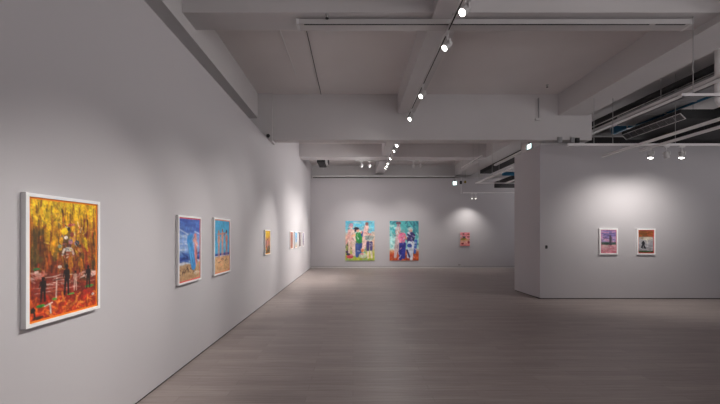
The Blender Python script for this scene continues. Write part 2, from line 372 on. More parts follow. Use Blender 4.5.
def art_small(seed):
    p = Paint(44, 60, seed, (200, 200, 200))
    if seed == 21:
        p.grad([(0, (238, 196, 40)), (.3, (226, 178, 36)), (.4, (186, 120, 90)), (.62, (150, 96, 90)), (.75, (60, 76, 70)), (1, (120, 72, 40))])
        p.strokes(20, (0, 0, 1, .35), 1.3, .2, .05, [(244, 206, 60), (220, 160, 30), (206, 150, 60)], .7, .5)
        p.strokes(20, (0, .35, 1, .7), 1.5, .2, .05, [(206, 140, 130), (170, 90, 80), (90, 70, 80), (216, 170, 70)], .7, .4)
        p.strokes(20, (0, .7, 1, 1), 1.3, .14, .05, [(36, 56, 66), (70, 100, 60), (206, 90, 30), (226, 170, 40)], .8, .6)
        p.person(.5, .36, .8, .16, (196, 130, 130), (60, 40, 40)).border(.05, (236, 160, 50))
    elif seed == 22:
        p.grad([(0, (176, 128, 112)), (.5, (166, 112, 96)), (.8, (150, 92, 72)), (1, (190, 130, 90))])
        p.strokes(30, (0, 0, 1, 1), 1.5, .2, .05, [(190, 140, 124), (130, 84, 78), (206, 166, 150)], .6, .4).person(.5, .2, .85, .2, (140, 86, 76), (80, 50, 50)).border(.05, (200, 120, 100))
    elif seed == 23:
        p.grad([(0, (110, 170, 206)), (.6, (92, 150, 196)), (.68, (150, 170, 180)), (1, (200, 164, 130))])
        p.strokes(20, (0, 0, 1, .6), .2, .4, .05, [(84, 146, 196), (136, 186, 214)], .6, .3).person(.5, .25, .85, .16, (176, 140, 126), (70, 56, 60)).border(.05, (212, 160, 140))
    elif seed == 24:
        p.grad([(0, (120, 104, 116)), (.5, (96, 78, 88)), (1, (110, 84, 80))])
        p.strokes(30, (0, 0, 1, 1), 1.2, .2, .05, [(76, 60, 72), (150, 124, 130), (110, 84, 90)], .6, .6).person(.5, .2, .85, .2, (140, 110, 110), (50, 40, 46)).border(.05, (166, 120, 116))
    elif seed == 25:
        p.grad([(0, (176, 172, 190)), (.6, (150, 144, 166)), (1, (170, 156, 160))])
        p.strokes(30, (0, 0, 1, 1), .3, .25, .05, [(190, 186, 206), (130, 116, 146), (206, 200, 206)], .6, .4).person(.5, .3, .85, .16, (110, 96, 120), (70, 60, 80)).border(.05, (190, 160, 170))
    elif seed == 26:
        p.grad([(0, (222, 130, 140)), (.45, (232, 150, 156)), (.55, (200, 150, 110)), (.7, (238, 176, 160)), (1, (222, 120, 126))])
        p.blob(.35, .12, .1, .06, (130, 70, 70)).blob(.85, .14, .12, .06, (150, 84, 60)).blob(.4, .33, .16, .07, (50, 52, 70)).blob(.85, .33, .12, .07, (130, 70, 80)).blob(.1, .28, .08, .08, (206, 190, 196))
        p.blob(.35, .49, .3, .06, (150, 130, 46)).blob(.42, .42, .22, .03, (90, 80, 60)).blob(.62, .5, .1, .05, (186, 150, 60)).blob(.25, .82, .13, .07, (146, 40, 52)).blob(.88, .72, .12, .1, (150, 44, 58))
        p.strokes(14, (0, 0, 1, 1), .8, .16, .03, [(240, 180, 176), (206, 100, 110)], .6, .8)
    elif seed == 27:
        p.grad([(0, (150, 120, 160)), (.2, (130, 116, 170)), (.35, (184, 150, 190)), (.5, (160, 140, 184)), (.56, (64, 84, 72)), (.62, (80, 84, 74)), (.66, (206, 166, 170)), (1, (196, 120, 136))])
        p.strokes(34, (0, 0, 1, .52), -.12, .45, .03, [(120, 104, 160), (206, 170, 200), (90, 80, 130), (214, 140, 170), (170, 160, 206)], .7, .15)
        p.strokes(10, (0, .55, 1, .63), 0, .3, .025, [(50, 76, 66), (40, 60, 56), (70, 104, 100)], .8, .1)
        p.strokes(24, (0, .66, 1, 1), .05, .4, .02, [(226, 196, 190), (190, 84, 104), (214, 160, 160), (170, 110, 130)], .7, .12)
        p.cap(.6, .3, .61, .62, .055, (66, 56, 70), .06).blob(.6, .27, .06, .035, (96, 66, 80)).cap(.68, .32, .72, .56, .03, (110, 90, 110)).border(.05, (216, 120, 140))
    else:
        p.grad([(0, (150, 76, 40)), (.14, (128, 70, 30)), (.28, (140, 84, 48)), (.33, (176, 170, 172)), (.6, (158, 156, 162)), (.86, (150, 146, 150)), (.9, (60, 80, 48)), (1, (120, 56, 40))])
        p.strokes(26, (0, 0, 1, .28), .1, .3, .03, [(170, 90, 40), (110, 62, 28), (190, 80, 40), (96, 80, 30)], .7, .3)
        p.blob(.58, .37, .36, .06, (212, 200, 180)).blob(.25, .36, .1, .04, (150, 140, 120)).cap(.56, .4, .58, .55, .05, (206, 200, 190))
        p.strokes(22, (0, .44, 1, .86), .1, .3, .03, [(186, 184, 190), (136, 134, 142), (204, 200, 204)], .6, .3)
        p.person(.33, .46, .78, .13, (26, 26, 34)).cap(.3, .62, .22, .74, .04, (26, 26, 34)).cap(.34, .62, .46, .78, .035, (30, 30, 38))
        p.strokes(8, (0, .9, 1, .95), 0, .3, .025, [(52, 84, 44), (70, 60, 40)], .8, .1).border(.055, (216, 52, 54))
    return p.grain(.14)

def art_meadow():
    p = Paint(70, 96, 31, (200, 190, 180))
    p.grad([(0, (100, 196, 220)), (.2, (120, 204, 220)), (.3, (190, 206, 206)), (.38, (238, 196, 166)), (.6, (230, 196, 170)), (.72, (196, 200, 140)), (.86, (190, 196, 70)), (1, (170, 190, 80))])
    p.strokes(34, (0, 0, 1, .3), .3, .2, .03, [(86, 190, 220), (150, 216, 226), (110, 180, 214), (200, 220, 220)], .6, .6)
    p.strokes(30, (0, .3, 1, .7), 1.2, .16, .03, [(240, 190, 160), (236, 210, 190), (214, 170, 150), (250, 200, 150)], .6, .8)
    p.strokes(44, (0, .72, 1, 1), 1.4, .1, .03, [(200, 206, 60), (150, 180, 60), (110, 190, 170), (220, 210, 100), (170, 214, 170)], .7, .7)
    p.strokes(10, (0, .5, .3, .8), 1.3, .14, .03, [(90, 110, 60), (130, 150, 70), (60, 70, 60)], .7, .5)
    p.person(.2, .06, .86, .17, (232, 186, 180), (190, 150, 170), None, (238, 206, 190)).cap(.28, .28, .34, .85, .05, (240, 214, 200))
    p.cap(.14, .3, .04, .55, .04, (226, 170, 160))
    p.strokes(14, (.08, .12, .34, .7), 1.3, .1, .014, [(170, 120, 140), (250, 236, 226), (206, 140, 130)], .7, .6)
    p.cap(.41, .6, .4, .88, .07, (70, 96, 160), .055).cap(.52, .58, .5, .86, .06, (60, 84, 150), .05)
    p.cap(.46, .37, .47, .5, .12, (40, 150, 74), .1).blob(.46, .53, .12, .03, (36, 140, 70)).blob(.42, .235, .065, .05, (236, 176, 150)).blob(.38, .195, .09, .035, (40, 36, 60)).cap(.58, .36, .58, .3, .05, (50, 90, 170))
    p.blob(.34, .25, .035, .03, (40, 40, 60)).cap(.33, .36, .24, .38, .035, (240, 190, 150)).cap(.55, .28, .54, .3, .03, (240, 160, 140))
    p.cap(.72, .16, .66, .36, .08, (240, 200, 190), .07).blob(.73, .08, .055, .045, (150, 96, 90)).cap(.68, .4, .6, .75, .06, (240, 206, 200), .05)
    p.cap(.66, .3, .86, .34, .03, (226, 170, 160))
    p.blob(.82, .44, .14, .07, (186, 196, 190)).cap(.72, .4, .94, .4, .04, (170, 176, 170)).strokes(8, (.7, .38, .96, .5), .4, .1, .014, [(110, 130, 130), (226, 230, 222)], .8, .5)
    p.cap(.77, .55, .76, .74, .055, (74, 66, 120), .05).cap(.88, .55, .88, .72, .05, (84, 74, 130), .045).cap(.77, .78, .77, .92, .035, (240, 220, 190)).cap(.88, .78, .9, .92, .035, (240, 226, 200))
    p.blob(.16, .9, .12, .05, (214, 84, 90)).blob(.1, .84, .07, .03, (60, 70, 90)).blob(.2, .86, .05, .025, (236, 150, 150)).blob(.06, .78, .05, .03, (90, 60, 100))
    p.blob(.6, .87, .14, .07, (206, 216, 186)).blob(.58, .74, .05, .05, (240, 150, 90)).blob(.57, .83, .06, .03, (236, 170, 170))
    p.strokes(34, (.05, .1, .95, .95), 1.2, .08, .011, [(50, 50, 70), (255, 246, 238), (255, 226, 206), (214, 130, 120), (255, 250, 240)], .65, .9)
    return p.grain(.18)

def art_teal():
    p = Paint(70, 96, 32, (90, 190, 190))
    p.grad([(0, (80, 180, 184)), (.3, (96, 196, 198)), (.55, (150, 214, 214)), (.7, (196, 224, 220)), (.76, (222, 160, 120)), (.84, (216, 96, 50)), (1, (196, 80, 50))])
    p.strokes(44, (0, 0, 1, .7), .9, .22, .04, [(64, 170, 178), (120, 210, 208), (46, 130, 150), (210, 236, 232), (90, 190, 196)], .6, .8)
    p.strokes(16, (.6, .0, 1, .35), 1.2, .2, .03, [(40, 96, 120), (50, 120, 140), (70, 150, 160)], .7, .5)
    p.strokes(40, (0, .8, 1, 1), .3, .16, .03, [(226, 100, 44), (196, 70, 40), (236, 140, 80), (150, 60, 50)], .7, .8)
    p.strokes(14, (0, .3, .25, .75), 1.2, .2, .03, [(220, 240, 236), (180, 226, 222), (110, 200, 196)], .7, .6)
    p.cap(.3, .2, .3, .45, .09, (206, 196, 200), .07).cap(.27, .45, .2, .9, .07, (216, 190, 190), .045).cap(.34, .5, .34, .8, .05, (196, 170, 180)).blob(.31, .06, .09, .045, (120, 84, 100)).blob(.31, .12, .06, .04, (196, 160, 170))
    p.strokes(18, (.16, .1, .4, .85), 1.4, .14, .014, [(150, 110, 130), (240, 226, 224), (190, 120, 110), (230, 160, 130)], .7, .4)
    p.cap(.4, .58, .38, .95, .07, (44, 50, 140), .055).cap(.5, .58, .48, .92, .065, (54, 60, 156), .05).blob(.44, .58, .11, .04, (60, 60, 150))
    p.cap(.44, .38, .44, .48, .125, (240, 120, 160), .1).blob(.46, .26, .065, .045, (120, 170, 170)).cap(.34, .4, .36, .52, .05, (246, 150, 180)).cap(.56, .42, .64, .47, .04, (230, 150, 110))
    p.cap(.72, .36, .7, .52, .12, (60, 50, 116), .1).cap(.84, .36, .8, .5, .04, (44, 40, 96)).blob(.7, .21, .09, .05, (176, 206, 206)).blob(.73, .25, .055, .04, (226, 176, 160)).blob(.66, .3, .05, .03, (226, 226, 236))
    p.cap(.68, .55, .64, .9, .06, (206, 220, 240), .05).cap(.78, .55, .74, .96, .055, (226, 232, 244), .05).cap(.9, .5, .86, .8, .045, (70, 110, 200), .04).blob(.68, .62, .08, .05, (60, 90, 180)).cap(.6, .74, .68, .9, .03, (50, 50, 110))
    p.strokes(26, (.3, .3, .95, .95), 1.3, .08, .014, [(50, 60, 140), (244, 244, 250), (150, 180, 226), (246, 170, 180), (232, 240, 246)], .75, .7)
    p.strokes(12, (.58, .28, .86, .6), 1.0, .09, .016, [(236, 238, 246), (150, 150, 200), (120, 90, 150)], .8, .7)
    return p.grain(.18)

def canvas_mesh(p, w, h):
    nx, ny = p.w, p.h
    xs = np.linspace(-w / 2, w / 2, nx); zs = np.linspace(h / 2, -h / 2, ny)
    XX, ZZ = np.meshgrid(xs, zs)
    co = np.stack([XX.ravel(), np.zeros(nx * ny), ZZ.ravel()], 1)
    ids = np.arange(nx * ny).reshape(ny, nx)
    f = np.stack([ids[:-1, :-1], ids[1:, :-1], ids[1:, 1:], ids[:-1, 1:]], -1).reshape(-1, 4)
    me = bpy.data.meshes.new('canvas')
    me.from_pydata(co.tolist(), [], f.tolist()); me.update()
    at = me.color_attributes.new('pigment', 'FLOAT_COLOR', 'POINT')
    c = p.im.reshape(-1, 3)
    lin = np.where(c <= .04045, c / 12.92, ((c + .055) / 1.055) ** 2.4)
    at.data.foreach_set('color', np.concatenate([lin, np.ones((nx * ny, 1))], 1).astype(np.float32).ravel())
    me.materials.append(M['canvas'])
    return me

def hang(art, loc, w, h, rz, label, bar=.03, depth=.034, group=None, name='framed_picture'):
    t = thing(name, loc, label, 'painting', group, rz)
    if bar:
        fr = MB()
        fr.box(-w / 2, -depth, h / 2 - bar, w / 2, 0, h / 2).box(-w / 2, -depth, -h / 2, w / 2, 0, -h / 2 + bar)
        fr.box(-w / 2, -depth, -h / 2 + bar, -w / 2 + bar, 0, h / 2 - bar).box(w / 2 - bar, -depth, -h / 2 + bar, w / 2, 0, h / 2 - bar)
        fr.build('frame', M['frame'], t)
        MB().box(-w / 2 + bar, -.012, -h / 2 + bar, w / 2 - bar, 0, h / 2 - bar).build('backing_board', M['frame'], t)
    else:
        MB().box(-w / 2, -depth + .004, -h / 2, w / 2, 0, h / 2).build('stretcher', M['frame'], t, .003)
    me = canvas_mesh(art, w - 2 * bar, h - 2 * bar)
    c = bpy.data.objects.new('canvas', me); COL.objects.link(c); c.parent = t
    c.location = (0, -depth + (.008 if bar else .003), 0)
    return t

R90 = math.pi / 2
hang(art_forest(), (LX, 2.392, 1.442), .612, .842, R90, 'white framed yellow and rust red abstract with small dark figures, largest near work', .023)
hang(art_towel(), (LX, 4.205, 1.424), .59, .817, R90, 'white framed beach painting with a big blue towel shape and pink border', .022)
hang(art_bathers(), (LX, 5.245, 1.43), .646, .85, R90, 'white framed beach painting of pink bathers on turquoise with orange border', .022)
hang(art_small(21), (LX, 8.02, 1.43), .50, .585, R90, 'small yellow topped painting hanging alone on the long wall', .022)
for i, (y, s, lab) in enumerate(((11.14, 22, 'small reddish brown picture, first in the far row of four'), (12.01, 23, 'small sky blue picture in the far row of four on the long wall'),
                                 (12.85, 24, 'small dark plum picture in the far row of four on the long wall'), (13.75, 25, 'small pale lilac picture, last in the far row of four'))):
    hang(art_small(s), (LX, y, 1.43), .48, .58, R90, lab, .022, group='row of four small pictures on the long wall')
P = BY / 340
hang(art_meadow(), ((360 - 353) * P, BY, EYE - (240.7 - 235) * P), 29 * P, 39.5 * P, 0, 'big unframed canvas of figures, a green shirted boy among them, on the end wall', 0, .045, name='canvas_picture')
hang(art_teal(), ((404 - 353) * P, BY, EYE - (240.7 - 235) * P), 29 * P, 39.5 * P, 0, 'big unframed canvas with teal ground and a pink shirted figure on the end wall', 0, .045, name='canvas_picture')
hang(art_small(26), ((464.7 - 353) * P, BY, EYE - (239.2 - 235) * P), 9.5 * P, 13.6 * P, 0, 'small pink canvas alone on the end wall beside the partition', 0, .045, name='canvas_picture')
Q = PY / 340
hang(art_small(27), ((607.8 - 353) * Q, PY, EYE - (241.4 - 235) * Q), 18.4 * Q, 26 * Q, 0, 'small white framed lilac landscape on the partition block', .033)
hang(art_small(28), ((645.2 - 353) * Q, PY, EYE - (241.6 - 235) * Q), 18.4 * Q, 26 * Q, 0, 'small white framed red bordered picture of a black running figure', .033)

# ------------------------------------------------------------------ tracks, rails, trunking
def track(name, p0, p1, label, cat='lighting track', wd=.036, ht=.036, slot=True, hang_to=None, hangers=(), group=None, mat='white'):
    """axis aligned rail from p0 to p1; z given at its top; hangers are fractions along it"""
    x0, y0, z = p0; x1, y1, _ = p1
    t = thing(name, (x0, y0, z), label, cat, group)
    dx, dy = x1 - x0, y1 - y0
    h = wd / 2
    if abs(dx) > abs(dy):
        MB().box(0, -h, -ht, dx, h, 0).build('housing', M[mat], t, .003)
        if slot: MB().box(.02 if dx > 0 else -.02, -.009, -ht - .0015, dx - .02 if dx > 0 else dx + .02, .009, -ht + .003).build('slot', M['slot'], t)
        for s in (0, dx): MB().box(s - .004, -h - .002, -ht - .002, s + .004, h + .002, .002).build('end_cap', M[mat], t)
    else:
        MB().box(-h, 0, -ht, h, dy, 0).build('housing', M[mat], t, .003)
        if slot: MB().box(-.009, .02, -ht - .0015, .009, dy - .02, -ht + .003).build('slot', M['slot'], t)
        for s in (0, dy): MB().box(-h - .002, s - .004, -ht - .002, h + .002, s + .004, .002).build('end_cap', M[mat], t)
    for f in hangers:
        MB().tube([(dx * f, dy * f, -.002), (dx * f, dy * f, (hang_to or CEIL) - z)], .006, 8).build('hanger_rod', M['steel'], t)
    return t

TX = 1.355
TZ = 4.54
track('lighting_track', (TX, -1.0, TZ), (TX, 8.37, TZ), 'near white spotlight track under the lengthwise beam', hang_to=4.62, hangers=(.1, .35, .6, .85, .99))
track('lighting_track', (TX, 8.75, TZ), (TX, 14.6, TZ), 'far white spotlight track beyond the deepest cross beam', hang_to=4.62, hangers=(.02, .3, .6, .98))

# slotted trunking on the nearest cross beam
tr = thing('cable_trunking', (-.796, 4.75, 4.62), 'long white slotted trunking fixed across under the nearest cross beam', 'trunking')
L_ = 4.76 + .796
MB().box(0, 0, -.072, L_, .165, 0).build('housing', M['trunk'], tr, .004)
sx = lambda u: (u - 353) / 340 * 4.75 + .796
MB().box(sx(304), .004, -.075, sx(650), .022, -.070).build('slot', M['slot'], tr)
MB().box(sx(656), .004, -.075, sx(686), .022, -.070).build('slot', M['slot'], tr)
for s in (.02, L_ - .02): MB().box(s - .02, -.003, -.075, s + .02, .168, .003).build('end_cap', M['white'], tr)
for u in (330, 478, 600): MB().box(sx(u) - .02, .06, -.002, sx(u) + .02, .1, .029).build('bracket', M['white'], tr)

# square rail grid of the service bay at z = 3.55
GZ = 3.57
track('ceiling_rail', (4.63, 7.33, GZ), (10.9, 7.33, GZ), 'white suspended rail crossing just in front of the partition top, holding three spotlights', 'rail', .052, .052, True, None, (.09, .155, .37, .8), mat='rail')
track('ceiling_rail', (4.57, 4.74, GZ), (10.9, 4.74, GZ), 'white suspended rail highest in the open service bay, nearest the viewer', 'rail', .038, .038, True, None, (.027, .5, .95), mat='rail')
track('ceiling_rail', (5.98, -1.0, GZ - .055), (5.98, 8.15, GZ - .055), 'white lengthwise rail ending before the partition face', 'rail', .05, .05, False, None, (.45,), mat='rail')
track('ceiling_rail', (6.42, -1.0, GZ - .055), (6.42, 7.6, GZ - .055), 'second lengthwise rail beside the one ending at the partition', 'rail', .05, .05, False, None, (.45,), mat='rail')
track('ceiling_rail', (4.62, 9.85, GZ), (4.62, 12.72, GZ), 'white lengthwise rail past the partition block, joining a far cross rail', 'rail', .05, .05, False, None, (.5,), mat='rail')
track('ceiling_rail', (5.72, 9.9, GZ), (5.72, 12.72, GZ), 'second lengthwise rail of the far grid beyond the partition block', 'rail', .05, .05, False, None, (.5,), mat='rail')
track('ceiling_rail', (4.60, 12.76, GZ), (10.9, 12.76, GZ), 'white cross rail of the far grid beyond the partition block', 'rail', .05, .05, True, None, (.02, .14, .6), mat='rail')
track('ceiling_rail', (5.08, 15.7, GZ), (10.9, 15.7, GZ), 'white cross rail just before the end wall above the small pink canvas', 'rail', .05, .05, True, None, (.02, .3, .7), mat='rail')
track('ceiling_rail', (4.55, 12.0, 4.43), (4.55, 14.2, 4.43), 'short white rail hung beside the wide lengthwise beam near the end wall', 'rail', .05, .05, True, None, (.4, .95), mat='rail')
track('lighting_track', (.1, 13.62, 4.60), (3.1, 13.62, 4.60), 'white cross track behind the far cross beam, holding four spotlights', hangers=(.05, .42, .95))

# ------------------------------------------------------------------ spotlights
HEADM = MB().lathe([(0, .085), (.03, .083), (.05, .06), (.056, .03), (.056, -.085), (.049, -.085), (.047, -.06), (0, -.06)], 24).mesh('head', M['white'], 0, True)
def lens_mesh(mat): return MB().lathe([(.0485, -.0795), (.045, -.086), (.035, -.0925), (.02, -.0965), (0, -.098), ], 24).mesh('lens', M[mat], 0, True)
LENSM = {k: lens_mesh(k) for k in ('lens', 'lensdim', 'lensoff')}
ADAPTM = MB().box(-.018, -.06, -.032, .018, .06, 0).mesh('track_adapter', M['white'], .004)
STEMM = MB().tube([(0, 0, -.03), (0, 0, -.125)], .011, 10).mesh('stem', M['white'], 0, True)
YOKEM = MB().box(-.0655, -.012, -.012, -.0565, .012, .06).box(.0565, -.012, -.012, .0655, .012, .06).box(-.0655, -.012, .055, .0655, .012, .064).mesh('yoke', M['white'])

def spot(track_pt, target, label, power, cone=50, blend=1.0, group='spotlights on the ceiling tracks', lens='lens', axis='y', col=(1, .955, .9), radius=.04, fill=0, look=None, size=.86):
    t = thing('track_spotlight', track_pt, label, 'spotlight', group)
    def part(name, me, parent, loc=(0, 0, 0), rot=None):
        o = bpy.data.objects.new(name, me); COL.objects.link(o); o.parent = parent; o.location = loc
        if rot is not None: o.rotation_euler = rot
        return o
    a = part('track_adapter', ADAPTM, t, rot=(0, 0, 0 if axis == 'y' else R90))
    part('stem', STEMM, t)
    pv = Vector((0, 0, -.19))
    bd = (Vector(target) - (Vector(track_pt) + pv)).normalized()
    d = Vector(look).normalized() if look else bd
    q = (-d).to_track_quat('Z', 'Y').to_euler()
    yaw = math.atan2(d.y, d.x) + R90
    part('yoke', YOKEM, t, pv, (0, 0, yaw))
    h = part('head', HEADM, t, pv, q); h.scale = (size,) * 3
    part('lens', LENSM[lens], h)
    if power:
        ld = bpy.data.lights.new('spot_beam', 'SPOT'); ld.energy = power; ld.color = col
        ld.spot_size = math.radians(cone); ld.spot_blend = blend; ld.shadow_soft_size = radius
        lo = bpy.data.objects.new('spot_beam', ld); COL.objects.link(lo); lo.parent = t; lo.location = pv + d * .11; lo.rotation_euler = (-bd).to_track_quat('Z', 'Y').to_euler()
    if fill:       # added wide fill light, raising the ambient level of the room
        ld = bpy.data.lights.new('spot_fill', 'SPOT'); ld.energy = fill; ld.color = (1, .965, .94)
        ld.spot_size = math.radians(168); ld.spot_blend = .9; ld.shadow_soft_size = .12
        lo = bpy.data.objects.new('spot_fill', ld); COL.objects.link(lo); lo.parent = h; lo.location = (0, 0, -.16)
    return t

KP = 2.2
WORLD = 1.5
FILL = 15  # strength of the fill light added to the spotlight heads
def mid(u, v):      # track point of a lamp of the lengthwise track whose lens shows at pixel (u, v)
    y = 340 * 2.72 / (235 - v)
    return y
centre = [
    (11, (LX, 2.4, .75), 'first lit spotlight of the near track, before the slotted trunking', 165, 40),
    (46, (LX, 3.9, 1.0), 'second lit spotlight of the near track, just past the slotted trunking', 105, 42),
    (95, (LX, 5.0, 1.25), 'third lit spotlight of the near track, midway to the deepest beam', 72, 40),
    (118, (LX, 5.9, 1.45), 'fourth lit spotlight of the near track, close to the deepest beam', 60, 44),
    (144.6, (LX, 8.0, 1.0), 'first lit spotlight of the far track, just past the deepest beam', 260, 36),
    (149.7, (LX, 10.9, .95), 'second lit spotlight of the far track', 130, 66),
    (157.5, (LX, 11.9, .95), 'third lit spotlight of the far track, at the far cross beam', 120, 66),
    (162.5, (LX, 12.8, .95), 'fourth lit spotlight of the far track, behind the far cross beam', 120, 66),
    (165.0, (LX, 13.6, .95), 'fifth lit spotlight of the far track, next to last', 120, 66),
    (167.3, (LX, 14.9, 1.4), 'last lit spotlight of the far track, nearest the end wall', 120, 34),
]
for v, tg, lab, pw, cone in centre:
    y = mid(0, v)
    spot((TX, y - .03, TZ - .036), tg, lab, pw * KP, cone, fill=FILL * (2.8 if v > 140 else .9))
for y, ty, lab, pw in ((-.2, -1.3, 'spotlight of the near track above and behind the viewer', 120), (1.3, .1, 'spotlight of the near track above the viewer', 100), (2.6, 1.7, 'spotlight of the near track, out of view before the first lit one', 100)):
    spot((TX, y, TZ - .036), (LX, ty, .6), lab, pw * KP, 36, fill=FILL * .6)
# end wall canvases
AX, BX = 7 * P, 51 * P
for u, tx, lab, pw in ((361.5, AX - .15, 'white spotlight outermost behind the far beam, aimed at the canvas with the green shirt', 40), (369.5, AX + .25, 'white spotlight nearer the lengthwise beam, aimed at the canvas with the green shirt', 40),
                   (413.5, BX - .2, 'white spotlight nearer the lengthwise beam, aimed at the teal canvas', 40), (420.5, BX + .2, 'white spotlight outermost behind the far beam, aimed at the teal canvas', 40)):
    spot(((u - 353) / 340 * 13.62, 13.62, 4.564), (tx, BY, 1.1), lab, pw * KP, 68, axis='x', lens='lensdim', fill=FILL)
for u, lab, pw in ((472, 'first of two small spotlights over the small pink canvas', 14), (475.6, 'second of two small spotlights over the small pink canvas', 14)):
    spot(((u - 353) / 340 * 15.7, 15.7, GZ - .05), (5.42, BY, 1.1), lab, pw * KP, 110, axis='x', lens='lensdim', look=(-.1, -.06, -1), size=.62)
# partition pictures
for u, tg, lab, pw, ln in ((651, (6.4, PY, 1.2), 'lit spotlight over the lilac landscape on the partition', 30, 'lens'),
                           (666.5, (7.0, 7.5, 1.0), 'unlit spotlight between the two lit ones before the partition', 0, 'lensoff'),
                           (682, (7.28, PY, 1.2), 'lit spotlight over the red bordered picture on the partition', 30, 'lens')):
    spot(((u - 353) / 340 * 7.33, 7.33, GZ - .05), tg, lab, pw * KP, 124, axis='x', lens=ln, look=(-.22, -.05, -1) if ln != 'lensoff' else (.25, .1, -1))

# ------------------------------------------------------------------ services
def conduit(name, path, r, mat, label, cat, seg=12):
    return tag(MB().tube(path, r, seg).build(name, M[mat], None, 0, True), label, cat)
conduit('ceiling_conduit', [(-.79, 5.06, CEIL - .007), (-.79, 8.40, CEIL - .007)], .006, 'darkduct', 'thin dark conduit run along the ceiling from the trunking to the deepest beam', 'conduit')
conduit('ceiling_conduit', [(-1.24, 5.06, CEIL - .010), (-1.24, 7.4, CEIL - .010)], .009, 'white', 'faint white conduit on the ceiling beside the dark one', 'conduit')
def hung_pipe(name, path, r, mat, label, cat, fr=(.12, .5, .88), top=CEIL):
    a, b = Vector(path[0]), Vector(path[1])
    t = thing(name, path[0], label, cat)
    MB().tube([(0, 0, 0), tuple(b - a)], r, 14).build('pipe', M[mat], t, 0, True)
    for f in fr:
        p = (b - a) * f
        MB().tube([(p.x, p.y, r * .5), (p.x, p.y, top - a.z)], .006, 8).build('hanger_rod', M['steel'], t)
        d = (b - a).normalized() * .015
        MB().tube([tuple(p - d), tuple(p + d)], r + .006, 14).build('clamp', M['steel'], t)
    return t
dp = thing('ceiling_drop_pipe', (4.575, 8.40, 4.98), 'thin grey pipe dropping down the face of the deepest beam', 'pipe')
MB().tube([(.0, -.02, 0), (.0, -.02, -.5)], .012, 10).build('pipe', M['greyduct'], dp, 0, True)
MB().tube([(-.05, -.012, 0), (-.05, -.012, -.47)], .007, 8).build('cable', M['white'], dp, 0, True)
MB().box(-.08, -.05, -.56, .045, 0, -.5).build('bracket', M['white'], dp, .006)

def sprinkler(x, y, z, label):
    t = thing('ceiling_sprinkler', (x, y, z), label, 'sprinkler', 'sprinkler heads')
    MB().lathe([(0, 0), (.03, 0), (.03, -.008), (.012, -.012), (.012, -.05), (0, -.05)], 14).build('escutcheon', M['steel'], t, 0, True)
    MB().lathe([(0, -.05), (.024, -.052), (.024, -.058), (0, -.06)], 14).build('deflector', M['black'], t, 0, True)
sprinkler(4.5, 7.88, CEIL, 'small sprinkler on the ceiling beside the drop pipe')
sprinkler(-.36, 4.70, 4.65, 'small sprinkler under the nearest cross beam')
conduit('wall_conduit', [(LX + .05, 16.462, 4.45), (4.9, 16.462, 4.45)], .035, 'white', 'white pipe running along the top of the end wall', 'pipe')
ct = thing('cable_tray', (LX + .1, 16.5, 4.361), 'dark cable tray lying on top of the end wall', 'cable tray')  # made-up tray and cable, their dark colour paints the shade line
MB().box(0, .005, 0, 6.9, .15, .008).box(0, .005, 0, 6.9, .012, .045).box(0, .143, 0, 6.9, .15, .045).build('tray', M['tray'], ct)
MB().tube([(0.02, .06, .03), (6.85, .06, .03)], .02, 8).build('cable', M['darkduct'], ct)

# dark diffuser near the left end
df = thing('air_diffuser', (-1.285, 13.5, 4.5), 'dark slim air unit hung under the ceiling by the end wall', 'air unit')
MB().box(-.15, 0, 0, .15, 1.12, .16).build('housing', M['darkduct'], df, .006)
for k in range(5): MB().box(-.12 + k * .055, .04, -.004, -.1 + k * .055, 1.08, .001).build('slat', M['black'], df)
MB().box(.17, .1, 0, .27, .7, .14).build('side_box', M['white'], df, .005)
MB().box(.27, .1, -.0, .30, .6, .18).build('cover', M['black'], df)
for y in (.1, 1.0): MB().tube([(.0, y, .15), (.0, y, CEIL - 4.5)], .006, 8).build('hanger_rod', M['steel'], df)
MB().tube([(.02, 1.14, .08), (.02, 1.14, -.1)], .012, 8).build('drain_pipe', M['white'], df)

# service bay between the wide beam and the side wall
hung_pipe('insulated_pipe', [(6.95, -1, 4.82), (6.95, 13.5, 4.82)], .07, 'darkduct', 'black lagged pipe highest in the service bay', 'pipe')
hung_pipe('insulated_pipe', [(7.25, -1, 4.80), (7.25, 13.5, 4.80)], .05, 'black', 'second black lagged pipe beside the highest one', 'pipe')
wt = thing('cable_tray', (6.44, 0, 4.36), 'pale metal cable tray running lengthwise in the service bay', 'cable tray')
MB().box(0, 0, 0, .16, 12.4, .012).box(0, 0, 0, .012, 12.4, .075).box(.148, 0, 0, .16, 12.4, .075).build('tray', M['rail'], wt)
for y in (5.3, 7.2, 9.6): MB().tube([(.08, y, .01), (.08, y, CEIL - 4.36)], .006, 8).build('hanger_rod', M['steel'], wt)
gd = thing('air_duct', (6.85, 6.4, 4.44), 'grey sheet metal duct above the fan coil unit', 'duct')
MB().box(0, 0, 0, .42, 2.4, .22).build('body', M['greyduct'], gd, .008)
for y in (0, .8, 1.6, 2.36): MB().box(-.012, y, -.012, .432, y + .04, .232).build('flange', M['greyduct'], gd)
td = thing('pipe_lagging', (7.40, 6.5, 4.46), 'teal lagged pipe run behind the grey duct', 'pipe')
MB().box(-.05, 0, 0, .07, 3.2, .2).build('pipe', M['teal'], td, .02)
for y in (.4, 1.5, 2.6): MB().box(-.056, y, -.006, .076, y + .03, .206).build('clamp', M['steel'], td)

